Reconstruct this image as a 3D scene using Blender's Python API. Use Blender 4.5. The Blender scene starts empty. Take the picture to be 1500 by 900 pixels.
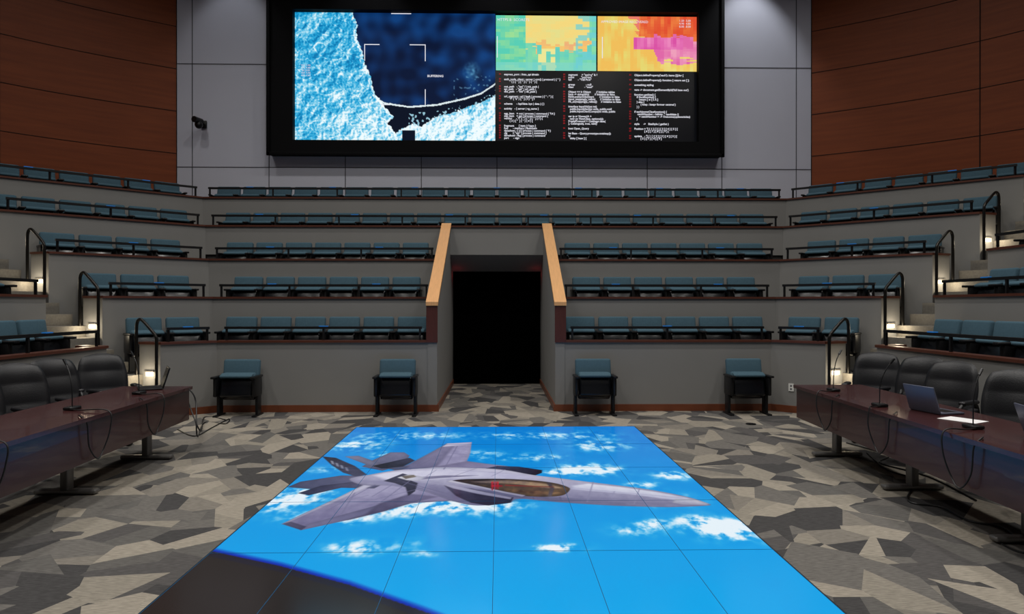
import bpy,bmesh,math,random
import numpy as np
from mathutils import Vector,Matrix,noise,Euler
random.seed(7)
sc=bpy.context.scene
try:
    sc.view_settings.view_transform='Standard'
    sc.view_settings.look='None'
except Exception: pass

# ---------------------------------------------------------------- materials
def lin(c):
    return tuple(((x/255)/12.92 if x/255<=0.04045 else ((x/255+0.055)/1.055)**2.4) for x in c)
def newmat(name):
    m=bpy.data.materials.new(name); m.use_nodes=True
    nt=m.node_tree; b=nt.nodes['Principled BSDF']
    return m,nt,b
def mat(name,rgb,rough=.6,metal=0,var=.12,scale=8,bump=0,bscale=60,spec=.5,stretch=None,coat=0):
    m,nt,b=newmat(name); N=nt.nodes; L=nt.links
    c=lin(rgb)
    tc=N.new('ShaderNodeTexCoord'); mp=N.new('ShaderNodeMapping')
    if stretch: mp.inputs['Scale'].default_value=stretch
    L.new(tc.outputs['Object'],mp.inputs[0])
    nz=N.new('ShaderNodeTexNoise'); nz.inputs['Scale'].default_value=scale; nz.inputs['Detail'].default_value=4
    L.new(mp.outputs[0],nz.inputs[0])
    mx=N.new('ShaderNodeMix'); mx.data_type='RGBA'
    mx.inputs[6].default_value=(*[x*(1-var) for x in c],1); mx.inputs[7].default_value=(*[min(1,x*(1+var)) for x in c],1)
    L.new(nz.outputs[0],mx.inputs[0]); L.new(mx.outputs[2],b.inputs['Base Color'])
    b.inputs['Roughness'].default_value=rough; b.inputs['Metallic'].default_value=metal
    b.inputs['Specular IOR Level'].default_value=spec
    if coat: b.inputs['Coat Weight'].default_value=coat
    if bump:
        n2=N.new('ShaderNodeTexNoise'); n2.inputs['Scale'].default_value=bscale
        L.new(mp.outputs[0],n2.inputs[0])
        bp=N.new('ShaderNodeBump'); bp.inputs['Strength'].default_value=bump; bp.inputs['Distance'].default_value=.01
        L.new(n2.outputs[0],bp.inputs['Height']); L.new(bp.outputs[0],b.inputs['Normal'])
    return m
def emat(name,rgb,strength=1,rough=.3,spec=.5):
    m,nt,b=newmat(name)
    b.inputs['Base Color'].default_value=(.005,.005,.005,1)
    b.inputs['Emission Color'].default_value=(*lin(rgb),1); b.inputs['Emission Strength'].default_value=strength
    b.inputs['Roughness'].default_value=rough; b.inputs['Specular IOR Level'].default_value=spec
    return m
def vcmat(name,strength=1,rough=.3,spec=.5):
    m,nt,b=newmat(name)
    a=nt.nodes.new('ShaderNodeAttribute'); a.attribute_name='Col'
    b.inputs['Base Color'].default_value=(.005,.005,.005,1)
    nt.links.new(a.outputs['Color'],b.inputs['Emission Color']); b.inputs['Emission Strength'].default_value=strength
    b.inputs['Roughness'].default_value=rough; b.inputs['Specular IOR Level'].default_value=spec
    return m
M={}
M['gray']=mat('taupe_wall_paint',(130,129,126),.85,var=.05,scale=2)
M['white']=mat('back_wall_panel',(198,200,212),.7,var=.03,scale=1.5)
M['groove']=mat('panel_groove',(86,86,92),.9)
M['wgroove']=mat('wood_groove',(22,9,5),.9)
M['cap']=mat('cap_wood',(84,44,30),.4,var=.25,scale=6,stretch=(1,1,8))
M['base']=mat('baseboard_wood',(112,60,36),.4,var=.25,scale=6)
M['litwood']=mat('lit_light_wood',(222,168,114),.4,var=.18,scale=5,stretch=(12,1,1))  # light wood, with the ceiling light on the slope put into its colour
M['dwood']=mat('end_dark_wood',(80,38,30),.4,var=.3,scale=10,stretch=(6,6,1))
M['desk']=mat('mahogany',(54,25,25),.3,var=.35,scale=9,stretch=(5,.6,5),coat=.2)
M['desktop']=mat('mahogany_top',(64,33,33),.25,var=.3,scale=9,stretch=(5,.6,5),coat=.2)
M['black']=mat('black_plastic',(15,15,17),.4,var=.2,spec=.4)
M['shell']=mat('seat_shell',(10,12,17),.22,var=.2,spec=.5)
M['matte']=mat('black_matte',(3,3,3),.95,spec=0)
M['frame']=mat('screen_frame',(8,8,10),.7,spec=.12)
M['rail']=mat('dark_rail',(20,19,20),.4,metal=.2)
M['steel']=mat('handrail_steel',(44,42,40),.3,metal=.8)
M['legs']=mat('desk_leg_metal',(120,118,116),.4,metal=.6)
M['teal']=mat('teal_fabric',(68,94,107),.9,var=.18,scale=40,bump=.3,bscale=300,spec=.2)
M['leather']=mat('black_leather',(19,20,24),.42,var=.2,scale=20,bump=.2,bscale=120,spec=.4)
M['stair']=mat('stair_carpet',(112,108,100),.95,var=.35,scale=30)
M['plat']=mat('platform_carpet',(70,68,66),.95,var=.3,scale=20)
M['ceil']=mat('ceiling_paint',(70,70,72),.9)
M['paper']=mat('paper',(235,235,235),.8,var=.02)
M['lap']=mat('laptop_metal',(96,100,116),.4,metal=.4)
M['outlet']=mat('outlet_plastic',(225,225,220),.5,var=.02)
M['tag']=emat('blue_tag_glow',(30,110,185),.6)  # rail tags are no lamps; a blue glow is put into their material
M['lamp']=emat('step_light_glow',(255,228,180),5)
M['disc']=emat('downlight_glow',(255,244,230),3)
M['cabl']=mat('cable_rubber',(12,12,13),.5)

def woodwall():
    m,nt,b=newmat('wood_veneer_wall'); N=nt.nodes; L=nt.links
    tc=N.new('ShaderNodeTexCoord'); mp=N.new('ShaderNodeMapping'); mp.inputs['Scale'].default_value=(.6,.6,10)
    L.new(tc.outputs['Object'],mp.inputs[0])
    nz=N.new('ShaderNodeTexNoise'); nz.inputs['Scale'].default_value=1.6; nz.inputs['Detail'].default_value=6
    L.new(mp.outputs[0],nz.inputs[0])
    r=N.new('ShaderNodeValToRGB'); r.color_ramp.elements[0].color=(*lin((116,53,20)),1); r.color_ramp.elements[1].color=(*lin((134,65,27)),1)
    r.color_ramp.elements[0].position=.25; r.color_ramp.elements[1].position=.75
    L.new(nz.outputs[0],r.inputs[0]); L.new(r.outputs[0],b.inputs['Base Color']); b.inputs['Roughness'].default_value=.55; b.inputs['Specular IOR Level'].default_value=.3
    return m
M['wood']=woodwall()
def carpet():
    m,nt,b=newmat('shard_carpet'); N=nt.nodes; L=nt.links
    tc=N.new('ShaderNodeTexCoord')
    def math_(op,a,b_=None):
        x=N.new('ShaderNodeMath'); x.operation=op
        for i,v in enumerate((a,b_)):
            if v is None: continue
            if isinstance(v,(int,float)): x.inputs[i].default_value=v
            else: L.new(v,x.inputs[i])
        return x.outputs[0]
    def vor(scale,rot,sx):
        mp=N.new('ShaderNodeMapping'); mp.inputs['Rotation'].default_value=(0,0,rot); mp.inputs['Scale'].default_value=(sx*scale,scale,0)
        L.new(tc.outputs['Object'],mp.inputs[0])
        v=N.new('ShaderNodeTexVoronoi'); v.voronoi_dimensions='2D'; v.inputs['Scale'].default_value=1
        L.new(mp.outputs[0],v.inputs[0])
        s=N.new('ShaderNodeSeparateColor'); L.new(v.outputs['Color'],s.inputs[0])
        df=N.new('ShaderNodeVectorMath'); df.operation='SUBTRACT'; L.new(mp.outputs[0],df.inputs[0]); L.new(v.outputs['Position'],df.inputs[1])
        sp_=N.new('ShaderNodeSeparateXYZ'); L.new(df.outputs[0],sp_.inputs[0])
        ang=math_('MULTIPLY',s.outputs[2],6.283)
        d=math_('ADD',math_('MULTIPLY',sp_.outputs[0],math_('COSINE',ang)),math_('MULTIPLY',sp_.outputs[1],math_('SINE',ang)))
        side=math_('GREATER_THAN',d,.02)
        mx=N.new('ShaderNodeMix'); L.new(side,mx.inputs[0]); L.new(s.outputs[0],mx.inputs[2]); L.new(s.outputs[1],mx.inputs[3])
        return mx.outputs[0]
    a=vor(2.3,.5,1.2); c=vor(1.8,2.1,1.35)
    fr=math_('FRACT',math_('MULTIPLY',c,7.31))
    gt=math_('GREATER_THAN',fr,.60)
    m2=N.new('ShaderNodeMix'); L.new(gt,m2.inputs[0]); L.new(a,m2.inputs[2]); L.new(c,m2.inputs[3])
    r=N.new('ShaderNodeValToRGB'); r.color_ramp.interpolation='CONSTANT'
    e=r.color_ramp.elements; e[0].position=0; e[0].color=(*lin((68,67,67)),1); e[1].position=.22; e[1].color=(*lin((147,140,128)),1)
    for p,c3 in ((.40,(104,101,97)),(.55,(136,130,119)),(.70,(82,80,79)),(.80,(122,117,109)),(.92,(94,92,89))):
        x=e.new(p); x.color=(*lin(c3),1)
    L.new(m2.outputs[0],r.inputs[0])
    mp=N.new('ShaderNodeMapping'); mp.inputs['Scale'].default_value=(8,70,1); 
    rv=N.new('ShaderNodeCombineXYZ'); L.new(math_('MULTIPLY',m2.outputs[0],9.0),rv.inputs[2]); L.new(rv.outputs[0],mp.inputs['Rotation'])
    L.new(tc.outputs['Object'],mp.inputs[0])
    nz=N.new('ShaderNodeTexNoise'); nz.inputs['Scale'].default_value=2; nz.inputs['Detail'].default_value=3; L.new(mp.outputs[0],nz.inputs[0])
    mr=N.new('ShaderNodeMapRange'); mr.inputs[1].default_value=.3; mr.inputs[2].default_value=.7; mr.inputs[3].default_value=.7; mr.inputs[4].default_value=1.3
    L.new(nz.outputs[0],mr.inputs[0])
    mm=N.new('ShaderNodeMix'); mm.data_type='RGBA'; mm.blend_type='MULTIPLY'; mm.inputs[0].default_value=1
    L.new(r.outputs[0],mm.inputs[6]); L.new(mr.outputs[0],mm.inputs[7]); L.new(mm.outputs[2],b.inputs['Base Color'])
    b.inputs['Roughness'].default_value=.95; b.inputs['Specular IOR Level'].default_value=.1
    return m
M['carpet']=carpet()

# ---------------------------------------------------------------- mesh builder
class MB:
    def __init__(s): s.bm=bmesh.new(); s.mats=[]
    def mi(s,k):
        m=M[k] if isinstance(k,str) else k
        if m not in s.mats: s.mats.append(m)
        return s.mats.index(m)
    def merge(s,b2,k,mx=None,smooth=False):
        i=s.mi(k)
        for f in b2.faces: f.material_index=i; f.smooth=smooth
        if mx is not None: bmesh.ops.transform(b2,matrix=mx,verts=b2.verts)
        me=bpy.data.meshes.new('t'); b2.to_mesh(me); s.bm.from_mesh(me); bpy.data.meshes.remove(me); b2.free()
    def box(s,c,sz,k,rot=(0,0,0),bev=0,seg=2):
        b2=bmesh.new(); bmesh.ops.create_cube(b2,size=1)
        bmesh.ops.scale(b2,vec=sz,verts=b2.verts)
        if bev: bmesh.ops.bevel(b2,geom=b2.edges[:],offset=bev,segments=seg,affect='EDGES',profile=.5)
        s.merge(b2,k,Matrix.Translation(c)@Euler(rot).to_matrix().to_4x4(),bool(bev))
    def bar(s,p,q,w,h,k,bev=0):
        p=Vector(p);q=Vector(q);d=q-p
        yaw=math.atan2(d.y,d.x); pit=-math.atan2(d.z,math.hypot(d.x,d.y))
        s.box((p+q)/2,(d.length,w,h),k,(0,pit,yaw),bev)
    def prism(s,pts,z0,z1,k):
        b2=bmesh.new(); a=[b2.verts.new((x,y,z0)) for x,y in pts]; c=[b2.verts.new((x,y,z1)) for x,y in pts]
        n=len(pts); b2.faces.new(a); b2.faces.new(c[::-1])
        for i in range(n): b2.faces.new((a[i],a[(i+1)%n],c[(i+1)%n],c[i]))
        bmesh.ops.recalc_face_normals(b2,faces=b2.faces); s.merge(b2,k)
    def prismx(s,pts,x0,x1,k):
        b2=bmesh.new(); a=[b2.verts.new((x0,y,z)) for y,z in pts]; c=[b2.verts.new((x1,y,z)) for y,z in pts]
        n=len(pts); b2.faces.new(a); b2.faces.new(c[::-1])
        for i in range(n): b2.faces.new((a[i],a[(i+1)%n],c[(i+1)%n],c[i]))
        bmesh.ops.recalc_face_normals(b2,faces=b2.faces); s.merge(b2,k)
    def poly(s,pts,k):
        b2=bmesh.new(); b2.faces.new([b2.verts.new(p) for p in pts])
        bmesh.ops.triangulate(b2,faces=b2.faces[:]); s.merge(b2,k)
    def cyl(s,c,r,h,k,n=20,rot=(0,0,0),r2=None):
        b2=bmesh.new(); bmesh.ops.create_cone(b2,cap_ends=True,segments=n,radius1=r,radius2=r if r2 is None else r2,depth=h)
        s.merge(b2,k,Matrix.Translation(c)@Euler(rot).to_matrix().to_4x4(),True)
    def sph(s,c,r,k,sc=(1,1,1)):
        b2=bmesh.new(); bmesh.ops.create_uvsphere(b2,u_segments=16,v_segments=10,radius=r)
        s.merge(b2,k,Matrix.Translation(c)@Matrix.Diagonal((*sc,1)),True)
    def tube(s,pts,r,k,n=8):
        pts=[Vector(p) for p in pts]; b2=bmesh.new(); rings=[]
        for i,p in enumerate(pts):
            t=(pts[min(i+1,len(pts)-1)]-pts[max(i-1,0)]).normalized()
            if i==0:
                a=t.orthogonal().normalized()
            else:
                a=(a-t*a.dot(t)); a=a.normalized() if a.length>1e-5 else t.orthogonal().normalized()
            b=t.cross(a)
            rings.append([b2.verts.new(p+(a*math.cos(2*math.pi*j/n)+b*math.sin(2*math.pi*j/n))*r) for j in range(n)])
        for i in range(len(rings)-1):
            for j in range(n): b2.faces.new((rings[i][j],rings[i][(j+1)%n],rings[i+1][(j+1)%n],rings[i+1][j]))
        b2.faces.new(rings[0][::-1]); b2.faces.new(rings[-1])
        s.merge(b2,k,None,True)
    def grid(s,fn,nu,nv,k,smooth=True):
        b2=bmesh.new(); g=[[b2.verts.new(fn(i/nu,j/nv)) for j in range(nv+1)] for i in range(nu+1)]
        for i in range(nu):
            for j in range(nv): b2.faces.new((g[i][j],g[i+1][j],g[i+1][j+1],g[i][j+1]))
        s.merge(b2,k,None,smooth)
    def mesh(s,name):
        bmesh.ops.recalc_face_normals(s.bm,faces=s.bm.faces)
        me=bpy.data.meshes.new(name); s.bm.to_mesh(me); s.bm.free()
        for m in s.mats: me.materials.append(m)
        try: me.set_sharp_from_angle(angle=math.radians(45))
        except Exception: pass
        return me
    def obj(s,name,parent=None):
        return mkobj(name,s.mesh(name),parent)
def mkobj(name,data,parent=None,mx=None):
    o=bpy.data.objects.new(name,data); sc.collection.objects.link(o)
    if parent: o.parent=parent
    if mx is not None: o.matrix_world=mx
    return o
def empty(name,parent=None): return mkobj(name,None,parent)
def smooth_path(pts,n=6):
    P=[Vector(p) for p in pts]; out=[]
    for i in range(len(P)-1):
        p0=P[max(i-1,0)];p1=P[i];p2=P[i+1];p3=P[min(i+2,len(P)-1)]
        for j in range(n):
            t=j/n
            out.append(.5*((2*p1)+(p2-p0)*t+(2*p0-5*p1+4*p2-p3)*t*t+(-p0+3*p1-3*p2+p3)*t**3))
    out.append(P[-1]); return out

# ---------------------------------------------------------------- calibration of the photograph (for flat screen art)
CAM=Vector((.033,0,1.7)); TH=math.atan(.02); PI_=math.atan(.002)
def pxdir(u,v):
    x=(u-750)/1000; y=-(v-450)/1000
    f=Vector((math.sin(TH)*math.cos(PI_),math.cos(TH)*math.cos(PI_),-math.sin(PI_)))
    r=Vector((math.cos(TH),-math.sin(TH),0)); up=Vector((math.sin(TH)*math.sin(PI_),math.cos(TH)*math.sin(PI_),math.cos(PI_)))
    return f+x*r+y*up
def onfloor(u,v,z=0):
    d=pxdir(u,v); t=(z-CAM.z)/d.z; return CAM+d*t

# ---------------------------------------------------------------- room shell
H=10.5; YB=16.3; XS=11.3
WC=(7.57,YB); WS=(XS,12.95)
b=MB(); b.prism([(-XS,-3),(XS,-3),(XS,YB),(-XS,YB)],-.1,0,'carpet'); b.obj('floor')
b=MB(); b.prism([(-XS-.2,-3.2),(XS+.2,-3.2),(XS+.2,YB+.2),(-XS-.2,YB+.2)],H,H+.1,'ceil'); b.obj('ceiling')
b=MB(); b.box((0,YB+.1,H/2),(2*WC[0]+.3,.2,H),'white')
for x in [-9.0+1.8*i for i in range(11)]:
    if abs(x)<WC[0]: b.box((x,YB-.002,H/2),(.018,.012,H),'groove')
for z in (4.98,7.42,9.86): b.box((0,YB-.002,z),(2*WC[0],.012,.018),'groove')
b.obj('wall_back')
b=MB(); b.box((0,-3.1,H/2),(2*XS+.4,.2,H),'gray'); b.obj('wall_front')
for sx,nm in ((-1,'wall_left'),(1,'wall_right')):
    b=MB()
    d=Vector((WS[0]-WC[0],WS[1]-WC[1]))
    n_=Vector((-d.y,d.x)).normalized()
    pts=[]
    for i in range(13):
        t=i/12; bulge=.28*math.sin(math.pi*min(1,t*1.0))
        pts.append((WC[0]+d.x*t+ n_.x*bulge, WC[1]+d.y*t+n_.y*bulge))
    pts.append((XS,8)); pts.append((XS,2)); pts.append((XS,-3))
    for p,q in zip(pts[:-1],pts[1:]):
        p=Vector(p);q=Vector(q); dd=(q-p).normalized(); n=Vector((-dd.y,dd.x))
        if n.x<0: n=-n
        if n.y<-.01: n=-n
        b.prism([(sx*p.x,p.y),(sx*q.x,q.y),(sx*(q.x+n.x*.15),q.y+n.y*.15),(sx*(p.x+n.x*.15),p.y+n.y*.15)],0,H,'wood')
        for z in (4.3,5.3,6.3,7.3,8.3,9.3,10.2):
            a=(sx*(p.x-n.x*.002),p.y-n.y*.002,z); c=(sx*(q.x-n.x*.002),q.y-n.y*.002,z)
            b.bar(a,c,.012,.012,'wgroove')
    for i in (0,8,12,13):
        p=pts[i]; b.box((sx*(p[0]-.005),p[1]-.005,H/2),(.015,.015,H),'wgroove')
    b.obj(nm)

# ---------------------------------------------------------------- amphitheatre geometry
def A(k): return Vector((4.45+.485*k,10.97+k))
def B(k): return Vector((5.07+1.113*k,10.41+.435*k))
S=Vector((1.113,.435)).normalized(); Q=Vector((S.y,-S.x))
SW=.9
def C(k): return B(k)+Q*SW
N1=Vector((.669,.743)); D1=Vector((.743,-.669))
def F(k): return .65+.73*k
def ZC(k): return 1.11+.73*k-(.02 if k in(1,2) else 0)
YE=1.0; PX=1.10
def wallstrip(b,p,q,n,z0,z1,th,k,sx,off=0):
    p=Vector(p)+n*off;q=Vector(q)+n*off
    b.prism([(sx*p.x,p.y),(sx*q.x,q.y),(sx*(q.x+n.x*th),q.y+n.y*th),(sx*(p.x+n.x*th),p.y+n.y*th)],z0,z1,k)
def rail(b,p,q,sx,z,n,tags=True):
    p=Vector(p)+n*.06;q=Vector(q)+n*.06; L=(q-p).length; d=(q-p).normalized()
    p=p+d*.1; q=q-d*.1; L-=.2
    if L<.3: return
    P=(sx*p.x,p.y,z+.2);R=(sx*q.x,q.y,z+.2)
    b.bar(P,R,.05,.04,'rail'); 
    m=max(1,round(L/1.35))
    for i in range(m+1):
        x=p+d*(L*i/m); 
        x = x+d*.03 if i==0 else (x-d*.03 if i==m else x)
        b.box((sx*x.x,x.y,z+.1),(.03,.03,.2),'rail')
    if tags:
        m=max(1,int(L/1.7))
        for i in range(m):
            x=p+d*(L*(i+.5)/m); y0=x-d*.07; y1=x+d*.07
            b.bar((sx*y0.x,y0.y,z+.225),(sx*y1.x,y1.y,z+.225),.052,.014,'tag')
ez=Vector((0,1)); ex=Vector((1,0))
I=.05
for k in range(5):
    tier=empty('seating_tier')
    f=MB(); w=MB(); c=MB(); r=MB()
    for sx in (-1,1):
        a0,a1,b0,b1,c0,c1=A(k),A(k+1),B(k),B(k+1),C(k),C(k+1)
        x0=PX if k<3 else 0
        if k<4:
            if k==3:
                f.prism([(sx*PX,a0.y+I),(sx*a0.x,a0.y+I),(sx*a1.x,a1.y+I),(sx*PX,a1.y+I)],0,F(k),'plat')
                if sx==1: f.box((0,(a0.y+a1.y)/2+.08,F(k)-.03),(2*PX,.82,.06),'plat')
            else: f.prism([(sx*x0,a0.y+I),(sx*a0.x,a0.y+I),(sx*a1.x,a1.y+I),(sx*x0,a1.y+I)],0,F(k),'plat')
            o=N1*I
            f.prism([(sx*v.x,v.y) for v in (a0+o,b0+o-D1*.01,b1+o-D1*.01,a1+o)],0,F(k),'plat')
            f.prism([(sx*v[0],v[1]) for v in ((c0.x+I,c0.y-.01),(c0.x+I,YE+.01),(c1.x+I,YE+.01),(c1.x+I,c1.y-.01))],0,F(k),'plat')
        else:
            f.prism([(sx*v[0],v[1]) for v in ((0,a0.y+I),(a0.x,a0.y+I),(a0.x,YB),(0,YB))],0,F(k),'plat')
            f.prism([(sx*v[0],v[1]) for v in ((a0.x,a0.y+I),(b0.x+.03,b0.y+.04),(XS,b0.y+.6),(XS,WS[1]),WC,(a0.x,YB))],0,F(k),'plat')
            f.prism([(sx*v[0],v[1]) for v in ((b0.x,b0.y),(c0.x,c0.y),(XS,c0.y),(XS,b0.y+.6))],0,F(k),'stair')
            f.prism([(sx*v[0],v[1]) for v in ((c0.x+I,c0.y),(c0.x+I,YE+.01),(XS,YE+.01),(XS,c0.y))],0,F(k),'plat')
        if k<3 or sx==1:
            xa=PX if k<3 else -a0.x
            wallstrip(w,(xa,a0.y),(a0.x,a0.y),ez,0 if k<3 else F(k)-.1,ZC(k),.12,'gray',sx)
            if k==3:
                for q in (-1,1): wallstrip(w,(PX*q,a0.y),(a0.x*q,a0.y),ez,0,ZC(k)-.74,.119,'gray',1)
            wallstrip(c,(xa,a0.y),(a0.x,a0.y),ez,ZC(k),ZC(k)+.035,.17,'cap',sx,-.03)
            rail(r,(xa,a0.y),(a0.x,a0.y),sx,ZC(k)+.035,ez)
            if k==4: wallstrip(w,(xa,a0.y),(a0.x,a0.y),ez,F(3)-.1,F(k)-.1,.12,'gray',sx)
        wallstrip(w,a0,b0,N1,0,ZC(k),.12,'gray',sx)
        wallstrip(c,a0,b0,N1,ZC(k),ZC(k)+.035,.17,'cap',sx,-.03)
        rail(r,a0,b0,sx,ZC(k)+.035,N1)
        ce=Vector((c0.x,YE))
        wallstrip(w,c0,ce,ex,0,ZC(k),.12,'gray',sx)
        wallstrip(c,c0,ce,ex,ZC(k),ZC(k)+.035,.17,'cap',sx,-.03)
        rail(r,c0,ce,sx,ZC(k)+.035,ex)
        for base,dirn in ((b0,-Q),(c0,Q)):
            e=base+S*.42
            w.prism([(sx*v.x,v.y) for v in (base,e,e+dirn*.12,base+dirn*.12)],0,ZC(k)-.001,'gray')
            c.prism([(sx*v.x,v.y) for v in (base-dirn*.02,e-dirn*.02,e+dirn*.14,base+dirn*.14)],ZC(k)+.001,ZC(k)+.036,'cap')
    w.obj('riser_wall',tier); f.obj('platform',tier); c.obj('wood_cap',tier); r.obj('guard_rail',tier)

for sx,nm in ((-1,'baseboard_left'),(1,'baseboard_right')):
    b=MB()
    wallstrip(b,(.92,A(0).y),A(0),ez,0,.11,.02,'base',sx,-.02)
    wallstrip(b,A(0),B(0),N1,0,.11,.02,'base',sx,-.02)
    wallstrip(b,C(0),(C(0).x,YE),ex,0,.11,.02,'base',sx,-.02)
    wallstrip(b,(.95,A(0).y),(.95,14.8),Vector((-1,0)),0,.11,.02,'base',sx,0)
    b.obj(nm)

# stairs
for sx in (-1,1):
    b=MB(); tread=1.195/4; s0=-.55
    n=0
    while True:
        n+=1
        h=.65*n/4 if n<=4 else .65+.1825*(n-4)
        if h>F(4)-.01: break
        st=s0+tread*(n-1); p=B(0)+S*st+Q*.005; q=B(0)+S*(st+tread)+Q*.005
        b.prism([(sx*v.x,v.y) for v in (p,q,q+Q*(SW-.01),p+Q*(SW-.01))],0,h,'stair')
    b.obj('aisle_stairs')
    for k in range(5):
        h=MB(); o=B(k)+Q*.07; zf=F(k)-.65 if k else 0
        L_=.40
        pts=[(o.x,o.y,zf+.0),(o.x,o.y,zf+.6),(o.x,o.y,zf+1.14),(o.x+.02*S.x,o.y+.02*S.y,zf+1.25),(o.x+.09*S.x,o.y+.09*S.y,zf+1.32)]
        for s_,z_ in ((L_-.13,1.47),(L_-.06,1.49),(L_-.015,1.44),(L_,1.32),(L_,.9),(L_,.45)):
            e=o+S*s_; pts.append((e.x,e.y,zf+z_))
        pts=smooth_path([(sx*x,y,z) for x,y,z in pts],5)
        h.tube(pts,.024,'steel',10)
        h.obj('stair_handrail')
        l=MB(); c=B(k)+S*.2; z=ZC(k)-.45
        a=c-S*.07+Q*.012; d=c+S*.07+Q*.012
        l.bar((sx*a.x,a.y,z),(sx*d.x,d.y,z),.02,.06,'lamp')
        a=c-S*.09+Q*.008; d=c+S*.09+Q*.008
        l.bar((sx*a.x,a.y,z+.045),(sx*d.x,d.y,z+.045),.05,.015,'legs')
        lo=l.obj('step_light')
        ld=bpy.data.lights.new('step_bulb','POINT'); ld.energy=4.2; ld.color=(1,.85,.62); ld.shadow_soft_size=.05
        p=c+Q*.16; bl=mkobj('step_bulb',ld,lo); bl.location=(sx*p.x,p.y,z-.02)

# ---------------------------------------------------------------- entry passage
for sx,nm in ((-1,'wall_entry_left'),(1,'wall_entry_right')):
    b=MB()
    b.prismx([(10.96,0),(10.96,1.70),(13.96,3.30),(14.96,3.30),(14.96,0)],sx*.95,sx*1.10,'gray')
    b.prismx([(10.94,1.11),(10.96,1.11),(10.96,1.72),(10.94,1.72)],sx*.94,sx*1.12,'dwood')
    b.prismx([(10.92,1.70),(14.0,3.335),(14.0,3.39),(10.92,1.76)],sx*.93,sx*1.125,'litwood')
    b.obj(nm)
b=MB()
b.prismx([(13.98,3.3),(13.98,2.75),(14.8,2.44),(14.96,2.44),(14.96,2.78),(14.1,2.78),(14.1,3.3)],-.95,.95,'gray')
b.obj('wall_entry_header')
b=MB(); b.box((-.475,14.86,1.22),(.945,.04,2.44),'matte'); b.box((.475,14.86,1.22),(.945,.04,2.44),'matte'); b.box((0,14.83,1.22),(.01,.03,2.44),'matte')  # black sheets stand in for the darkness of the open doorway
b.obj('doorway_dark')
M['red']=emat('exit_reflection_red',(150,10,15),1)
b=MB(); b.box((0,14.79,2.46),(.16,.02,.02),'red'); eo=b.obj('exit_sign_reflection')  # glowing strip stands in for an exit sign's faint reflection
for x in (-.85,.85):
    ld=bpy.data.lights.new('red_glow','POINT'); ld.energy=.12; ld.color=(1,.05,.05); ld.shadow_soft_size=.03  # small lamps added for the red reflections beside the doorway
    o=mkobj('red_glow',ld,eo); o.location=(x,14.6,2.35)

# ---------------------------------------------------------------- theatre seats
def seat_mesh():
    b=MB()
    b.box((0,.17,.66),(.52,.10,.40),'teal',(-.16,0,0),.035,3)
    b.box((0,.235,.60),(.48,.03,.48),'shell',(-.16,0,0),.012)
    b.box((0,.05,.50),(.46,.10,.33),'teal',(-.32,0,0),.035,3)
    b.box((0,-.03,.445),(.47,.11,.33),'shell',(-.30,0,0),.045,4)
    b.box((0,-.055,.625),(.455,.12,.045),'teal',(.35,0,0),.02,3)
    b.box((0,.09,.28),(.46,.12,.08),'shell',(0,0,0),.02)
    for s in (-1,1):
        b.box((s*.272,-.03,.605),(.062,.42,.035),'black',(0,0,0),.012)
        b.box((s*.272,.0,.45),(.05,.32,.29),'black',(0,0,0),.02)
        b.box((s*.272,.05,.19),(.04,.16,.38),'black',(0,0,0),.008)
        b.box((s*.272,.02,.012),(.06,.36,.024),'black',(0,0,0),.006)
    return b.mesh('auditorium_chair')
SM=seat_mesh()
def place(parent,p,n,z,sx,name='seat'):
    al=math.atan2(-sx*n.x,n.y)
    return mkobj(name,SM,parent,Matrix.Translation((sx*p.x,p.y,z))@Matrix.Rotation(al,4,'Z'))
def row(p,q,n,z,sx,pitch=.585):
    p=Vector(p);q=Vector(q);L=(q-p).length; m=int(L/pitch+.06)
    if m<1: return
    par=empty('auditorium_seat_row'); d=(q-p).normalized(); st=(L-m*pitch)/2
    for i in range(m): place(par,p+d*(st+pitch*(i+.5)),n,z,sx)
for k in range(5):
    o=.64
    for sx in (-1,1):
        a=A(k+.52); 
        if k<3: row((1.15,A(k).y+o),(a.x-.05,A(k).y+o),ez,F(k),sx)
        elif sx==1: row((-a.x+.05,A(k).y+o),(a.x-.05,A(k).y+o),ez,F(k),1)
        a=A(k+.6)+D1*.16; bb=B(k+.6)-D1*.03
        row(a,bb,N1,F(k),sx)
        c=C(k+.6); row((c.x,c.y-.2),(c.x,c.y-.2-.585*9.1),ex,F(k),sx)
for x in (-3.98,-1.55,1.53,3.93):
    mkobj('auditorium_chair',SM,None,Matrix.Translation((x,10.60,0))@Matrix.Diagonal((1.08,1.0,1.0,1)))

# ---------------------------------------------------------------- wall screen
scr=empty('video_wall_screen')
b=MB()
x0,x1,z0,z1=-5.32,5.32,5.24,9.06; X0,X1,Z0,Z1=-4.76,4.76,5.57,8.62
b.box(((x0+X0)/2,16.16,(z0+z1)/2),(X0-x0,.28,z1-z0),'frame'); b.box(((x1+X1)/2,16.16,(z0+z1)/2),(x1-X1,.28,z1-z0),'frame')
b.box((0,16.16,(z0+Z0)/2),(X1-X0,.28,Z0-z0),'frame'); b.box((0,16.16,(z1+Z1)/2),(X1-X0,.28,z1-Z1),'frame')
b.box((0,16.26,(Z0+Z1)/2),(X1-X0,.05,Z1-Z0),'matte')
b.obj('screen_frame',scr)
b=MB()
for (p,q) in (((x0,z0),(x1,z0)),((x0,z1),(x1,z1)),((x0,z0),(x0,z1)),((x1,z0),(x1,z1))):
    b.box(((p[0]+q[0])/2,16.0,(p[1]+q[1])/2),(abs(q[0]-p[0])+.08,.06,abs(q[1]-p[1])+.08),'frame',(0,0,0),.01)
b.obj('frame_lip',scr)
def sp(u,v):
    return X0+(u-435)/587*(X1-X0), Z1-(v-22)/187*(Z1-Z0)
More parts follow.
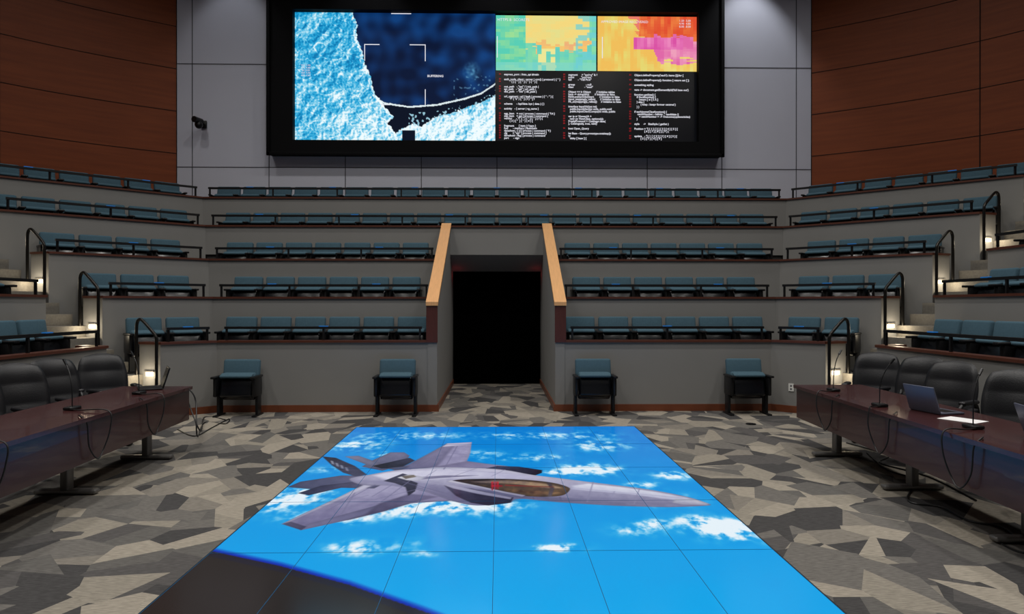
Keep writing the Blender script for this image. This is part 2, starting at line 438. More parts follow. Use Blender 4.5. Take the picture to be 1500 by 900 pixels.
def interp(tab,x):
    if x<=tab[0][0]: return tab[0][1]
    for (a,b_),(c,d) in zip(tab[:-1],tab[1:]):
        if x<=c: return b_+(d-b_)*(x-a)/(c-a)
    return tab[-1][1]
def mixc(a,b_,t):
    t=max(0,min(1,t)); return tuple(a[i]+(b_[i]-a[i])*t for i in range(3))
def gridmesh(name,nu,nv,pos):
    V=[pos(i/nu,j/nv) for j in range(nv+1) for i in range(nu+1)]
    Fc=[(j*(nu+1)+i,j*(nu+1)+i+1,(j+1)*(nu+1)+i+1,(j+1)*(nu+1)+i) for j in range(nv) for i in range(nu)]
    me=bpy.data.meshes.new(name); me.from_pydata(V,[],Fc); return me
def colorgrid(name,nu,nv,pos,col,m,parent,point=False):
    me=gridmesh(name,nu,nv,pos)
    at=me.color_attributes.new('Col','FLOAT_COLOR','POINT' if point else 'CORNER')
    buf=[]
    if point:
        for j in range(nv+1):
            for i in range(nu+1): buf+= [*lin(col(i/nu,j/nv)),1]
    else:
        for j in range(nv):
            for i in range(nu): buf+= [*lin(col((i+.5)/nu,(j+.5)/nv)),1]*4
    at.data.foreach_set('color',buf)
    me.materials.append(m); me.update()
    return mkobj(name,me,parent)
VS=vcmat('led_wall_pixels',1.0,.6,.1)
coast=[(22,517),(40,526),(60,524),(80,533),(95,536),(120,546),(140,552),(155,562),(165,571),(172,578),(182,570),(195,580),(209,588)]
gl=[(566,214),(578,200),(592,188),(608,182),(618,186),(640,172),(665,166),(690,156),(705,152),(726,140)]
pier=[(548,143),(565,153),(600,158),(640,155),(680,146),(705,138),(726,124)]
NZ=lambda a,b_,c: noise.noise(Vector((a,b_,c)))
def satcol(s,t):
    u=435+291*s; v=22+187*t
    n=NZ(u*.05,v*.05,0); n2=NZ(u*.25,v*.25,3)
    cs=interp(coast,v)+3*n2+2*n
    g=interp(gl,u)+3*n2+2*n
    if u<cs or v>g:
        f1=lambda a,c_: NZ(a*.05,c_*.05,9)+.5*NZ(a*.14,c_*.14,14)+.28*NZ(a*.33,c_*.33,15)
        rel=(f1(u,v)-f1(u+2.2,v+1.6))*2.2
        grain=.30*NZ(u*1.1,v*1.1,2)+.22*NZ(u*.5,v*.5,8)
        ru=u*.8+v*.6; rv=v*.8-u*.6
        st=.22*max(0,1-abs(((ru+5*n)/14%1)-.5)*16)+.22*max(0,1-abs(((rv+6*n)/19%1)-.5)*20)
        rd=.30*max(0,1-abs(NZ(u*.03,v*.045,31))*22)
        bright=max(0,(v-95)/110)*max(0,min(1,(u-425)/90))
        w=.36+rel*.42+grain*.75+st+rd+.42*bright+.22*n
        if v>g and u>600: w+=.16
        if u<cs and cs-u<4: w+=.4
        if 590<u<609 and v>192: return (4,14,34)
        if w<.35: return mixc((10,118,176),(34,166,218),w/.35)
        return mixc((34,166,218),(240,252,255),(w-.35)/.62)
    if abs(v-interp(pier,u))<1.2+.6*n2 and u>548: return (225,238,242)
    if v>interp(pier,u):
        ww=n2>.22 and v>interp(pier,u)+9 and u>600
        return (150,196,214) if ww else (4,14,34)
    sm=max(0,1-math.hypot((u-692)/15,(v-106)/17))
    c=mixc((4,20,52),(14,62,122),.34+.9*n+max(0,(u-640)/250)-(v-80)/260)
    if n2>.40 and u>665 and v>112: c=mixc(c,(120,170,200),.5)
    return mixc(c,(80,140,180),sm*(.7+.8*n2))
ys=16.2
def pos_sat(s,t):
    x,z=sp(435+291*s,22+187*t); return (x,ys,z)
colorgrid('satellite_image',400,256,pos_sat,satcol,VS,scr,True)
def h1(s,t):
    i=int(s*22)/22; j=int(t*20)/20
    r=NZ(i*7+.3,j*13+.7,1.5); q=NZ(i*16,j*5,4.1)
    base=mixc((100,205,190),(140,222,165),.5+q)
    if s<.30: c=mixc((88,206,180),(155,222,150),.4+r)
    elif s<.93 and t<.55+.22*r: c=mixc((244,216,126),(228,222,140),.4+r*1.2)
    else: c=base
    if .4<s<.95 and .5+.15*q<t<.62+.2*q: c=mixc((246,200,110),(238,176,122),.5+r)
    if .42<s<.6 and t>.6 and q>.0: c=(236,230,150)
    if t>.85 : c=mixc(c,(125,212,205),.6)
    if s>.8 and r>.1: c=mixc(c,(110,205,215),.7)
    return c
def h2(s,t):
    i=int(s*30)/30; j=int(t*22)/22
    r=NZ(i*17+.3,j*5+.7,7.5); q=NZ(i*5,j*9,2.1)
    st=.33+.35*t+.12*q
    if s<st-.02: c=mixc((240,190,90),(230,214,112),.4+r*1.5)
    elif t<.38+.15*r: c=mixc((224,78,48),(238,132,66),.35+r) if s>.42 else mixc((240,156,76),(230,100,130),.5+q)
    elif t<.84+.3*q: c=mixc((224,104,168),(238,158,186),.5+r*1.5)
    else: c=mixc((240,196,92),(235,220,126),.5+r)
    if .36<s<.86 and .38<t<.60: c=mixc((218,82,164),(236,134,188),.5+r)
    return c
for fn,u0,u1 in ((h1,727,874),(h2,876,1022)):
    def pp(s,t,u0=u0,u1=u1):
        x,z=sp(u0+(u1-u0)*s,24+80*t); return (x,ys,z)
    colorgrid('heat_map_image',88,60,pp,fn,VS,scr,False)
M['txt']=emat('led_text',(225,225,235),1.0); M['txtr']=emat('led_text_red',(205,28,38),1.0); M['ledbg']=emat('led_black',(3,4,8),1)
b=MB()
xa,za=sp(726,104.5); xb,zb=sp(1022,209)
b.poly([(xa,ys,za),(xb,ys,za),(xb,ys,zb),(xa,ys,zb)],'ledbg'); b.obj('code_panel',scr)
def text(body,u,v,size,m,space=1.0,off=.0015):
    cu=bpy.data.curves.new('code_text','FONT'); cu.body=body; cu.size=size; cu.space_line=space; cu.resolution_u=2; cu.offset=off
    cu.align_x='LEFT'; cu.align_y='TOP'
    cu.materials.append(m); o=mkobj('code_text',cu,scr)
    x,z=sp(u,v); o.location=(x,ys-.012,z); o.rotation_euler=(math.pi/2,0,0)
colA="""express_port : /into_api #main

auth_node_client : server | crm() | protocol | { * }
       * { } [ * ] [ * ] { * } { * } [

out_path   - "sys" / | init_path |
api_path   - "api" | url_path |
dbs_path   - "init" | db_path |

url_segment : url | hash | process | { * : " } [
       "f" { "a" } [ " ] { f } " [ f

schema     - /api/data /sys | data | { }

activity   - { server | vg_name }

egg_item   = out | process | command { "f.4 }
seg_item   = api | process | command {
vendor     - "f" { " } [ * ] [ * ] { f } {
       { 3 } [ "  ] { * } ( 4 ) [

fragment      [ item | f item }
fuel      - memory | flash/item
datasheet - [ d ] process | command { "f }
cfg       = "sys" | process { command }
threshold - flag | process | command
part      - sign"""
colB="""segment     = "sys/rw" & ?
point         "pos+sys"
tail        - "Tidl Pt.w"

group              - null
class              - "seed"

Object == b Object       // Initialise tables
base -> sizing(this)       // Initialise to false
fields.pushpnode(sizer)       // Initialise to false
input_mapping(a_refine)      // Initialise to false
Fit_ax(mapping(a_refine)}     // Initialise to false

interface InputVal(set int)
  public.InputIsSec(int wide, public,void
  public.InputChar(Comps(int wide, public

var ip sr Viewer(A =
  new yx ViewClass, options(a);
FreeIpProtocol = Catalogyr.data(
}, Catalogsubj, true, valid)

best Open_Query

let Base - Query.prototype.totalexp();
ty
  delay [ base ] ["""
colC="""Object.defineProperty('each'); items [i].for [

Object.defineProperty(); function [ return set [ ];

something styling

vara -> document.getElementById('full base out')

function getSize() {
   if (lockfunction) {
      return [ w [ f, h ]
   } else {
        ( keep : keepr former centred )
   } }

if each(someClassfunction() {
    catchNumber - Infinity .* candidate ||
      < catchNumber > -> Outcome(options/sides)
   }

style     ->   SizeStyle ( getSet )

Position = "[ { 1 } [ 2 ] [ 3 ] [ 4 ] [ 5 ] [
             [ 6 ] [ 7 ] [ 8 ] ] [ 9 ] (

update   - "[ { 1 } [ 2 ] [ 3 ] [ 4 ] [ 5 ] [
        [ 5 ] [ 7 ] [ 4 ] [ 9 ]"""
for body,u in ((colA,739),(colB,833),(colC,930)):
    n=len(body.split('\n'))
    text(body,u,108,.066,M['txt'],96/187*(Z1-Z0)/n/.066)
    text('\n'.join(('01' if l.strip() else '') for l in body.split('\n')),u-7.5,108,.052,M['txtr'],96/187*(Z1-Z0)/n/.052,0)
text('HTTPS B  SCORETS',729,28,.09,M['txt'],1,0); text('APPROVED IMAGE RECOVERED',881,30,.08,M['txt'],1,0); text('1.50  5.00\n4.90  4.80\n8.00  8.00',996,28,.07,M['txt'],1,0)
text('BUFFERING',627,111,.075,M['txt'])
text('300: 5.00\n490: 4.80\n 80: 8.00\n300: 5.00\n490: 4.80',444,97,.06,M['txt'],1,0)
b=MB()
def hl(u0,v0,u1,v1,w=.018):
    xa,za=sp(u0,v0); xb,zb=sp(u1,v1)
    b.box(((xa+xb)/2,ys-.008,(za+zb)/2),(abs(xb-xa)+w,.004,abs(zb-za)+w),'txt')
for a in ((536,68,557,68),(536,68,536,91),(602,68,624,68),(624,68,624,91),(624,133,624,155),(560,155,572,155),(575,23,603,23),(729,55,729,85),(883,55,883,85)): hl(*a)
b.obj('target_brackets',scr)

# ---------------------------------------------------------------- LED floor
led=empty('led_floor_screen')
LX=1.93; LY1=9.5; TL=1.204; LY0=LY1-6*TL; LZ=.012
b=MB(); b.box((0,(LY0+LY1)/2,.004),(2*LX+.03,LY1-LY0+.03,.008),'black'); b.obj('led_base',led)
edge=[(-1.95,4.75),(-1.387,4.47),(-.873,4.16),(-.379,3.79),(.05,3.44),(.6,2.95),(1.2,2.3)]
blobs=[(440,728,45,12,1.0),(395,742,35,10,.8),(560,752,60,8,1.0),(640,742,90,8,1.2),(700,745,60,6,.8),(500,765,50,8,.6),(520,808,40,9,.9),(615,815,25,5,.6),(480,690,30,5,.5),(560,668,20,5,.4),
(865,690,45,8,1.0),(800,672,30,5,.5),(880,655,40,7,.7),(985,698,25,6,1.0),(930,780,35,9,.7),(1065,778,50,15,1.6),(960,770,25,7,1.0),(1020,765,25,8,.8),(830,806,28,6,1.5),(790,806,18,4,.8),(820,694,25,5,.6),(940,712,25,4,.7),(600,640,80,6,.5),(520,655,40,8,.7),(700,665,40,4,.3),(870,735,30,4,.2),(760,640,60,5,.4),(910,722,60,5,.5),(960,735,80,10,.35),(850,640,60,6,.4),(740,672,60,6,.35),(700,760,80,8,.3),(560,800,70,10,.35),(450,760,60,10,.35)]
wb=[]
for u,v,su,sv,a in blobs:
    p=onfloor(u,v); q=onfloor(u+su,v); r_=onfloor(u,v-sv) ; s_=onfloor(u,v+sv)
    wb.append((p.x,p.y,abs(q.x-p.x),max(.05,(r_.y-s_.y)/2),a))
NU,NV=386,720
gx=np.linspace(-LX,LX,NU+1); gy=np.linspace(LY0,LY1,NV+1)
XX,YY=np.meshgrid(gx,gy)
def field(fx,fy,z,h=1,octv=4):
    out=np.zeros_like(XX)
    for j,y in enumerate(gy):
        for i,x in enumerate(gx):
            out[j,i]=noise.fractal(Vector((x*fx,y*fy,z)),h,2.1,octv)
    return out
N1f=field(3.2,2.2,1,1,4); N2f=field(10,6,4,.7,5)
def mixa(c,col,t):
    t=np.clip(t,0,1)[...,None]; return c*(1-t)+np.array(col,float)*t
tt=np.clip((YY-3)/6.2,0,1)[...,None]
img=np.array([0,168,234.])*(1-tt)+np.array([2,120,206.])*tt
img=mixa(img,(20,150,225),np.maximum(0,N1f)*.3)
mm_=np.zeros_like(XX)
for bx,by,sx_,sy_,a in wb:
    e=((XX-bx)/sx_)**2+((YY-by)/sy_)**2; mm_+=a*np.exp(-e)*(e<6)
w_=mm_*(.95+1.3*N1f+1.6*N2f)-.24
img=mixa(img,(110,192,234),(w_+.26)*.95); img=mixa(img,(228,240,248),w_*1.0)
ex_=np.array([p[0] for p in edge]); ey_=np.array([p[1] for p in edge])
EE=np.interp(XX,ex_,ey_); dd_=YY-EE
img=mixa(img,(0,40,170),(dd_<.06)*(1-np.clip(dd_,0,1)/.06))
img[dd_<-.015]=(30,27,40); img[dd_<-.1]=(38,32,30)

LAY=[]
def J(name,pts,c1,c2,g1,g2,lay,sm=False,nv=.5,edge_=.10,soft=.007,al=1.0):
    P=[Vector((*onfloor(u,v,LZ).xy,0)) for u,v in pts]
    if sm: P=smooth_path(P+[P[0]],5)[:-1]
    LAY.append((lay,len(LAY),P,c1,c2,onfloor(*g1),onfloor(*g2),nv,edge_,soft,al))
def seam(p,q,col,lay=9,w=1.5,al=.8):
    a=onfloor(*p);c=onfloor(*q); d=Vector((c.x-a.x,c.y-a.y)).normalized(); n=Vector((-d.y,d.x))*.006*w/1.5
    LAY.append((lay,len(LAY),[Vector((a.x+n.x,a.y+n.y,0)),Vector((c.x+n.x,c.y+n.y,0)),Vector((c.x-n.x,c.y-n.y,0)),Vector((a.x-n.x,a.y-n.y,0))],col,col,a,c,0,0,.006,al))
J('far_tail',[(530,684),(545,675),(572,663),(592,663),(600,668),(590,682),(560,690)],(112,112,142),(84,84,112),(560,665),(560,690),1)
J('far_wing',[(566,694),(600,680),(630,664),(655,650),(691,648),(689,664),(684,676),(710,680),(740,683),(792,690),(760,697),(680,700)],(118,114,148),(166,162,194),(620,670),(700,672),1)
J('far_wing_shade',[(655,650),(668,650),(640,684),(600,690),(566,694),(600,680),(630,664)],(128,124,156),(98,96,130),(655,650),(590,690),2,soft=.03)
J('far_wing_tip',[(655,650),(691,648),(690,652),(648,655)],(196,192,216),(170,168,200),(655,650),(691,650),3)
J('far_wing_root',[(640,684),(684,676),(740,683),(700,690),(640,690)],(112,108,140),(134,130,164),(650,685),(730,685),2,soft=.04)
J('far_intake',[(728,683),(760,684),(794,689),(794,693),(778,699),(745,697),(700,689)],(62,62,88),(24,24,42),(735,685),(785,695),3)
J('htail_back',[(421,714),(440,706),(500,697),(545,697),(560,706),(500,712),(455,717)],(66,70,98),(96,96,126),(430,712),(540,700),2)
J('htail',[(436,723),(470,712),(520,706),(560,710),(548,716),(500,715),(452,726)],(44,46,72),(84,84,112),(440,722),(550,712),3)
J('near_wing',[(534,710),(500,727),(455,748),(413,768),(441,777),(510,762),(560,750),(600,738),(660,734),(715,741),(750,736),(745,722),(690,714),(600,703)],(156,152,182),(106,102,138),(480,725),(505,768),2)
J('near_wing_flap',[(441,777),(510,762),(560,750),(600,738),(590,728),(548,742),(500,755),(449,769)],(114,112,146),(86,84,118),(450,770),(590,732),3,soft=.012)
J('near_wing_tip',[(413,768),(441,777),(449,772),(424,764)],(88,86,116),(70,68,98),(413,768),(449,774),4)
J('near_wing_lead',[(534,710),(500,727),(413,768),(424,765),(505,729),(545,712)],(190,188,210),(164,162,190),(534,710),(413,768),4,soft=.015)
J('wing_shadow',[(510,762),(535,755),(556,738),(600,724),(640,728),(600,738),(560,750)],(70,66,96),(104,100,134),(540,755),(620,730),4,soft=.03)
J('fuselage',[(1037,738),(1010,729),(960,719),(910,712),(860,706),(820,701),(780,696),(740,689),(700,686),(650,685),(610,687),(575,690),(540,696),(512,702),(532,711),(575,712),(620,720),(665,735),(700,741),(745,737),(760,731),(820,736),(900,741),(980,743),(1037,741)],(190,188,210),(112,110,142),(760,692),(740,738),5,True,.3)
J('fus_roll',[(520,704),(600,706),(650,712),(700,716),(745,722),(770,728),(740,736),(700,738),(665,732),(620,718),(560,710)],(132,130,162),(98,96,128),(600,706),(680,738),6,True,.4,0,.05,.8)
J('belly',[(1037,740),(980,743),(900,741),(820,736),(760,730),(720,724),(700,718),(740,722),(820,729),(900,735),(980,738)],(84,84,116),(126,126,156),(720,730),(1030,740),6,soft=.04,edge_=0)
J('intake',[(650,711),(690,716),(725,724),(752,729),(748,737),(715,741),(690,737),(668,727)],(74,72,100),(34,32,54),(660,715),(740,738),6)
J('intake_lip',[(650,711),(664,711),(700,719),(750,729),(748,732),(700,724),(664,716)],(174,172,198),(140,138,168),(650,711),(750,730),7,soft=.01)
J('spine',[(548,697),(575,692),(650,689),(700,690),(740,694),(790,700),(740,701),(690,700),(620,703),(575,704)],(208,207,224),(176,174,202),(560,695),(780,700),6,True,.5,0,.04)
J('spine_line',[(604,700),(650,697),(700,697),(655,700),(615,703)],(128,126,156),(110,108,140),(604,700),(700,697),7,soft=.02)
J('engine_dark',[(562,705),(590,694),(602,697),(598,703),(612,708),(608,720),(598,727),(594,714),(578,708)],(64,64,86),(44,44,64),(565,700),(605,722),7,nv=1)
J('engine_light',[(582,700),(600,695),(624,700),(612,705),(596,704)],(214,214,222),(180,180,200),(584,700),(620,700),8)
J('engine_box',[(588,698),(606,696),(610,699),(594,702)],(90,84,84),(130,120,110),(588,698),(610,699),9)
J('vtail_far',[(505,669),(525,668),(560,680),(600,684),(585,690),(545,684)],(122,124,152),(80,82,110),(510,670),(590,688),4)
J('vtail_far_dark',[(545,683),(600,671),(608,675),(590,684),(560,687)],(28,28,44),(58,58,82),(560,684),(606,674),5)
J('vtail_near',[(472,669),(492,671),(520,683),(538,696),(520,698),(503,693),(486,682)],(30,32,52),(66,68,94),(475,670),(530,698),7)
J('canopy',[(655,706),(672,703),(700,702),(740,702),(780,704),(812,708),(832,714),(834,719),(824,726),(800,728),(770,727),(740,722),(700,713)],(44,38,46),(96,76,60),(660,706),(820,722),7,True,.9,.3)
J('canopy_glint',[(690,706),(740,704),(790,708),(822,715),(800,715),(750,709),(710,708)],(104,90,90),(160,134,106),(690,706),(820,715),8,True,1.2,0,.025)
J('canopy_glint2',[(745,717),(790,720),(820,722),(800,725),(755,721)],(66,48,44),(130,100,74),(745,717),(822,722),8,True,1.2,0,.02)
J('canopy_rim',[(655,706),(661,704),(700,712),(742,721),(770,726),(765,728),(738,723),(700,714)],(200,198,216),(150,148,176),(655,706),(765,728),9)
J('canopy_frame',[(800,706.5),(806,707.2),(812,716),(808,727.5),(802,728),(806,716)],(60,50,62),(90,80,90),(800,706),(806,727),9)
for k_ in range(3): J('pilot_red',[(720+4*k_,706),(722.2+4*k_,706),(722.2+4*k_,719-k_),(720+4*k_,718-k_)],(214,34,54),(150,24,44),(726,706),(726,719),9,edge_=0)
J('pilot_red2',[(720,711),(736,711),(736,713.5),(720,713.5)],(190,30,50),(140,24,40),(720,711),(736,711),9,edge_=0,al=.8)
J('red_line',[(740,710.3),(812,713),(812,714.6),(740,712.3)],(140,40,44),(96,52,44),(740,711),(812,713),9,edge_=0,al=.7)
J('nose_light',[(1037,738),(1005,729),(960,721),(910,714),(862,709),(838,712),(838,717),(870,720),(920,724),(980,732)],(216,218,230),(168,168,196),(900,714),(890,726),7,False,.3,0,.03)
J('nose_tip',[(1037,738),(1018,732),(990,731),(985,737),(1000,739.5),(1037,740.5)],(216,216,226),(160,160,184),(1000,730),(1000,740),8,soft=.015)
for p,q,c_ in (((869,708),(860,738),(128,126,156)),((937,717),(929,741),(132,130,160)),((701,687),(658,702),(136,134,162)),((550,712),(476,752),(110,108,140)),((601,706),(558,738),(110,108,140)),
    ((520,724),(500,756),(112,110,142)),((545,735),(640,712),(114,112,144)),((610,716),(660,732),(100,98,130)),((640,664),(684,668),(108,106,138)),((670,655),(650,690),(108,106,138)),((740,690),(720,700),(140,138,168)),((838,717),(1000,732),(146,144,174)),((640,690),(620,703),(146,144,172)),((780,729),(782,734),(80,78,108)),((820,730),(822,736),(84,82,112)),((575,712),(545,730),(116,114,146)),((470,745),(540,728),(122,120,150)),((660,690),(750,696),(150,148,176)),((900,722),(896,732),(140,138,168)),((590,708),(650,724),(96,94,126)),((630,676),(600,690),(96,94,124))): seam(p,q,c_)
for i,u in enumerate((484,491,498,505)): J('mark',[(u,675+i*3.2),(u+4,676+i*3.2),(u+6,681+i*3.2),(u+2,680+i*3.2)],(170,176,194),(140,146,170),(484,676),(508,690),9,edge_=0,al=.7)
for lay,_,P,c1,c2,g1,g2,nv,ed,soft,al in sorted(LAY,key=lambda q:(q[0],q[1])):
    xs=[p.x for p in P]; yy=[p.y for p in P]; mg=.08
    i0=max(0,np.searchsorted(gx,min(xs)-mg)); i1=min(NU+1,np.searchsorted(gx,max(xs)+mg))
    j0=max(0,np.searchsorted(gy,min(yy)-mg)); j1=min(NV+1,np.searchsorted(gy,max(yy)+mg))
    x=XX[j0:j1,i0:i1]; y=YY[j0:j1,i0:i1]
    ins=np.zeros(x.shape,bool); dist=np.full(x.shape,9.)
    for a,c in zip(P,P[1:]+P[:1]):
        ax,ay,bx,by=a.x,a.y,c.x,c.y
        if ay!=by:
            cond=((ay>y)!=(by>y))&(x<(bx-ax)*(y-ay)/(by-ay)+ax); ins^=cond
        L2=(bx-ax)**2+(by-ay)**2
        if L2<1e-12: continue
        t=np.clip(((x-ax)*(bx-ax)+(y-ay)*(by-ay))/L2,0,1)
        dist=np.minimum(dist,np.hypot(x-ax-t*(bx-ax),y-ay-t*(by-ay)))
    sd=np.where(ins,dist,-dist)
    mask=np.clip(sd/(2*soft)+.5,0,1); mask=mask*mask*(3-2*mask)*al
    gd=((x-g1.x)*(g2.x-g1.x)+(y-g1.y)*(g2.y-g1.y))/max(1e-6,(g2.x-g1.x)**2+(g2.y-g1.y)**2)
    nn=N2f[j0:j1,i0:i1]*.55+N1f[j0:j1,i0:i1]*.45
    t=np.clip(gd+nn*nv*.8,0,1)[...,None]
    col=np.array(c1,float)*(1-t)+np.array(c2,float)*t
    col=col*(1-ed*1.4*np.exp(-np.maximum(sd,0)/.03))[...,None]
    img[j0:j1,i0:i1]=img[j0:j1,i0:i1]*(1-mask[...,None])+col*mask[...,None]
img=np.clip(img,0,255)/255.
linimg=np.where(img<=.04045,img/12.92,((img+.055)/1.055)**2.4)
buf=np.ones((NV+1,NU+1,4),np.float32); buf[...,:3]=linimg
VF=vcmat('led_floor_pixels',1.0,.16,.35)
me=gridmesh('led_image',NU,NV,lambda s,t:(-LX+2*LX*s,LY0+(LY1-LY0)*t,LZ))
at=me.color_attributes.new('Col','FLOAT_COLOR','POINT'); at.data.foreach_set('color',buf.ravel())
me.materials.append(VF); me.update(); mkobj('led_image',me,led)
M['seam']=mat('led_seam',(8,84,130),.4)
b=MB()
for i in range(7): b.box((-LX+2*LX*i/6,(LY0+LY1)/2,LZ+.001),(.0035,LY1-LY0,.0015),'seam')
for i in range(7): b.box((0,LY1-TL*i,LZ+.001),(2*LX,.004,.0015),'seam')
b.obj('panel_seams',led)

# ---------------------------------------------------------------- desks
def xi(y): return 3.42+.19*(y-4.7)/3.4 if y>4.7 else 3.42-.03*(4.7-y)
def desk(sx,y1):
    b=MB(); n=18; y0=1.6
    ys_=[y0+(y1-y0)*i/n for i in range(n+1)]
    for a,c in zip(ys_[:-1],ys_[1:]):
        b.prism([(sx*(xi(a)-.04),a),(sx*(xi(c)-.04),c),(sx*(xi(c)+.78),c),(sx*(xi(a)+.78),a)],.715,.75,'desktop')
        b.prism([(sx*xi(a),a),(sx*xi(c),c),(sx*(xi(c)+.03),c),(sx*(xi(a)+.03),a)],.36,.715,'desk')
    b.box((sx*(xi(y1)+.37),y1-.03,.54),(.72,.03,.36),'desk')
    for y in (y1-.5,y1-1.9,y1-3.3,y1-4.7):
        b.box((sx*3.85,y,.38),(.07,.10,.67),'legs',(0,0,0),.01)
        b.box((sx*3.85,y,.03),(.55,.09,.04),'legs',(0,0,0),.015)
        b.box((sx*3.85,y,.70),(.5,.06,.03),'legs')
    return b.obj('conference_desk')
desk(-1,8.12); desk(1,8.12)

# ---------------------------------------------------------------- office chairs
def exec_mesh():
    b=MB()
    def wid(t): 
        w=.235+.045*math.sin(math.pi*min(1,t*1.1))
        if t>.86: w*=math.sqrt(max(0,1-((t-.86)/.17)**2))*.35+.65
        if t<.12: w*=.86+.14*t/.12
        return w
    def surf(side):
        def fn(s_,t):
            s=s_*2-1
            x=s*wid(t); z=.47+.63*t - .035*(s*s)*(t>.8)*((t-.8)/.2 if t>.8 else 0)
            yc=.20+.16*t*t+.03*math.sin(math.pi*t)-.07*s*s
            th=.055*math.sqrt(max(0,1-abs(s)**5))*math.sqrt(max(0,1-abs(2*t-1)**8))
            if side<0: th+= .010*abs(math.sin(math.pi*t*3))*(1-abs(s)**3)*(1-abs(2*t-1)**8)
            return (x,yc+side*th,z)
        return fn
    b.grid(surf(-1),20,36,'leather'); b.grid(surf(1),20,24,'leather')
    b.box((0,-.03,.455),(.52,.50,.11),'leather',(.04,0,0),.05,4)
    b.box((0,-.04,.52),(.47,.44,.05),'leather',(.04,0,0),.024,3)
    for s in (-1,1):
        b.tube(smooth_path([(s*.25,.14,.43),(s*.31,.12,.52),(s*.315,.08,.66),(s*.31,-.02,.70),(s*.31,-.2,.685),(s*.30,-.25,.60),(s*.26,-.17,.44)],5),.02,'black',8)
        b.box((s*.31,-.06,.705),(.075,.30,.04),'leather',(0,0,0),.018,3)
    b.cyl((0,0,.37),.11,.06,'black'); b.cyl((0,0,.25),.03,.26,'black'); b.cyl((0,0,.13),.045,.1,'black')
    for i in range(5):
        a=2*math.pi*i/5+.3; c=Vector((math.cos(a),math.sin(a)))
        b.bar((c.x*.03,c.y*.03,.125),(c.x*.31,c.y*.31,.085),.05,.035,'black',.01)
        b.cyl((c.x*.31,c.y*.31,.035),.034,.05,'black',14,(math.pi/2,0,a))
        b.cyl((c.x*.31,c.y*.31,.07),.012,.05,'black',8)
    return b.mesh('executive_office_chair')
EM=exec_mesh()
def exch(x,y,deg): mkobj('executive_office_chair',EM,None,Matrix.Translation((x,y,0))@Matrix.Rotation(math.radians(deg),4,'Z'))
exch(-4.74,8.42,42); exch(-4.84,7.76,58); exch(-4.76,7.06,56); exch(-4.72,6.36,58); exch(-4.7,5.4,50)
exch(4.74,8.45,-36); exch(4.84,7.84,-56); exch(4.74,7.18,-60); exch(4.70,6.1,-46); exch(4.72,5.1,-50)

# ---------------------------------------------------------------- desk items
def mic(x,y,sx,lean):
    b=MB()
    b.box((x,y,.766),(.10,.13,.03),'black',(0,0,0),.01)
    b.tube(smooth_path([(x,y,.77),(x+sx*.01,y+.01,.95),(x+sx*.05,y+lean*.04,1.08),(x+sx*.11,y+lean*.08,1.17)],6),.005,'black',6)
    b.tube([(x+sx*.10,y+lean*.075,1.155),(x+sx*.14,y+lean*.1,1.20)],.011,'black',8)
    xf=sx*(xi(y)-.06)
    b.tube(smooth_path([(x,y-.05,.765),(x-sx*.12,y-.1,.762),(xf,y-.13,.76),(xf-sx*.03,y-.16,.6),(xf,y-.22,.42),(xf-sx*.02,y-.34,.38),(xf,y-.42,.5),(xf,y-.45,.7),(xf+sx*.05,y-.46,.765),(xf+sx*.1,y-.4,.758)],6),.006,'cabl',6)
    b.obj('gooseneck_microphone')
for x,y,l in ((3.75,7.5,1),(3.62,6.35,0),(3.70,5.2,1)): mic(x,y,1,l)
for x,y,l in ((-3.82,7.4,1),(-3.85,6.3,1),(-3.8,4.9,0)): mic(x,y,-1,l)
def laptop(x,y,rot,k):
    b=MB()
    b.box((0,0,.009),(.35,.24,.018),k,(0,0,0),.005); b.box((0,-.01,.0185),(.29,.13,.002),'black')
    b.box((0,.16,.125),(.35,.012,.24),k,(-.30,0,0),.004); b.box((0,.152,.125),(.33,.004,.22),'black',(-.30,0,0))
    o=b.obj('laptop'); o.matrix_world=Matrix.Translation((x,y,.751))@Matrix.Rotation(math.radians(rot),4,'Z')
laptop(3.95,6.02,100,'lap'); laptop(-3.95,7.88,-60,'black'); laptop(3.95,4.7,75,'lap')
b=MB(); b.box((0,0,.0015),(.21,.297,.002),'paper')
o=b.obj('paper_sheet'); o.location=(3.88,5.58,.751); o.rotation_euler=(0,0,.5)
def cable(pts):
    b=MB(); b.tube(smooth_path(pts,8),.008,'cabl',6); b.obj('floor_cable')
def fp(u,v): p=onfloor(u,v); return (p.x,p.y,.009)
cable([fp(*p) for p in ((1270,665),(1300,690),(1340,705),(1330,735),(1380,745),(1420,765),(1470,775),(1500,800),(1540,810))])
cable([fp(*p) for p in ((1500,790),(1470,790),(1465,797),(1500,812),(1540,805))])
cable([fp(*p) for p in ((1240,650),(1300,668),(1290,680),(1360,700),(1430,735))])
cable([(-3.54,7.95,.74),(-3.46,7.95,.6),(-3.42,7.9,.2),fp(300,620),fp(330,622),fp(335,615),fp(310,628),fp(285,640),fp(260,630)])
cable([(-3.7,8.16,.72),(-3.64,8.2,.5),(-3.52,8.22,.2),fp(300,612),fp(330,616)])
b=MB(); p=onfloor(1100,622); b.cyl((p.x,p.y,.006),.07,.012,'black',24); b.obj('floor_box_cover')

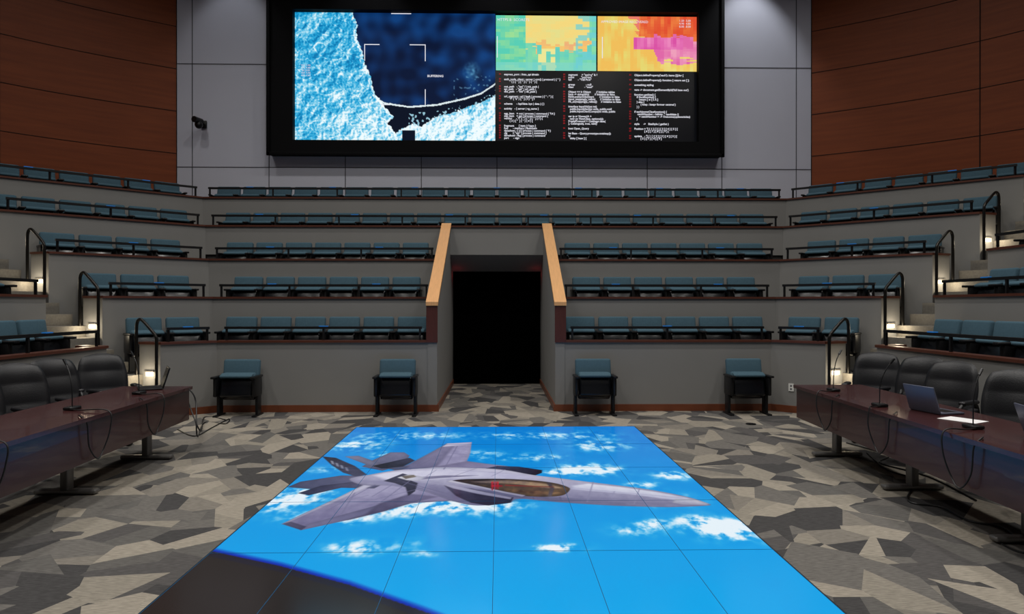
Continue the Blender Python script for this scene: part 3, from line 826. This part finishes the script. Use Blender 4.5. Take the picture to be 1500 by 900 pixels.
p=A(0)+D1*.32-N1*.006
b=MB(); a=p-D1*.04; c=p+D1*.04
b.bar((a.x,a.y,.40),(c.x,c.y,.40),.012,.12,'outlet'); 
for z in (.425,.375): 
    a=p-D1*.014-N1*.005; c=p+D1*.014-N1*.005; b.bar((a.x,a.y,z),(c.x,c.y,z),.006,.026,'groove')
b.obj('wall_outlet')
b=MB(); X,Z=-6.92,5.98
b.box((X,16.27,Z),(.14,.05,.18),'black',(0,0,0),.015); b.tube([(X,16.26,Z),(X,16.1,Z+.03),(X,16.02,Z+.02)],.025,'black'); b.cyl((X-.02,15.98,Z+.02),.07,.24,'black',20,(math.pi/2,0,-.3)); b.sph((X,16.0,Z-.08),.09,'black')
b.obj('security_camera')

# ---------------------------------------------------------------- lighting
def down(x,y,e,size=.5,col=(1,.965,.92),spread=125):  # out-of-view fixture, added to give the room its general light
    b=MB(); b.cyl((0,0,.02),size/2+.06,.06,'black',24); b.cyl((0,0,-.012),size/2,.01,'disc',24)
    o=b.obj('added_downlight'); o.location=(x,y,H-.06)
    ld=bpy.data.lights.new('fill_light','AREA'); ld.shape='DISK'; ld.size=size; ld.energy=e; ld.color=col; ld.spread=math.radians(spread)
    l=mkobj('fill_light',ld,o); l.location=(0,0,-.04)
for y,e,spd in ((1.5,66,125),(5,76,135),(8.5,78,145),(12,50,150)):
    for x in (-7.2,-3.6,0,3.6,7.2): down(x,y,e*(.8 if abs(x)>5 else 1),spread=spd)
for x,e in ((-6.2,8),(6.0,34),(-3,10),(0,10),(3,10)):
    b=MB(); b.cyl((0,0,.05),.09,.2,'black',20); b.cyl((0,0,-.055),.06,.01,'disc',20)
    o=b.obj('wall_washer_light'); o.location=(x,15.3,H-.1)
    ld=bpy.data.lights.new('washer','SPOT'); ld.energy=e*6; ld.spot_size=math.radians(70); ld.spot_blend=.6; ld.shadow_soft_size=.06; ld.color=(.93,.95,1)
    l=mkobj('washer',ld,o); l.location=(0,0,-.08); l.rotation_euler=(math.radians(12),0,0)
w=bpy.data.worlds.new('World'); sc.world=w; w.use_nodes=True
w.node_tree.nodes['Background'].inputs[0].default_value=(.02,.02,.025,1)

# ---------------------------------------------------------------- camera
cd=bpy.data.cameras.new('camera'); cd.lens=24; cd.sensor_width=36; cd.sensor_fit='HORIZONTAL'
co=mkobj('camera',cd); co.location=CAM; co.rotation_euler=(math.pi/2-PI_,0,-TH)
sc.camera=co
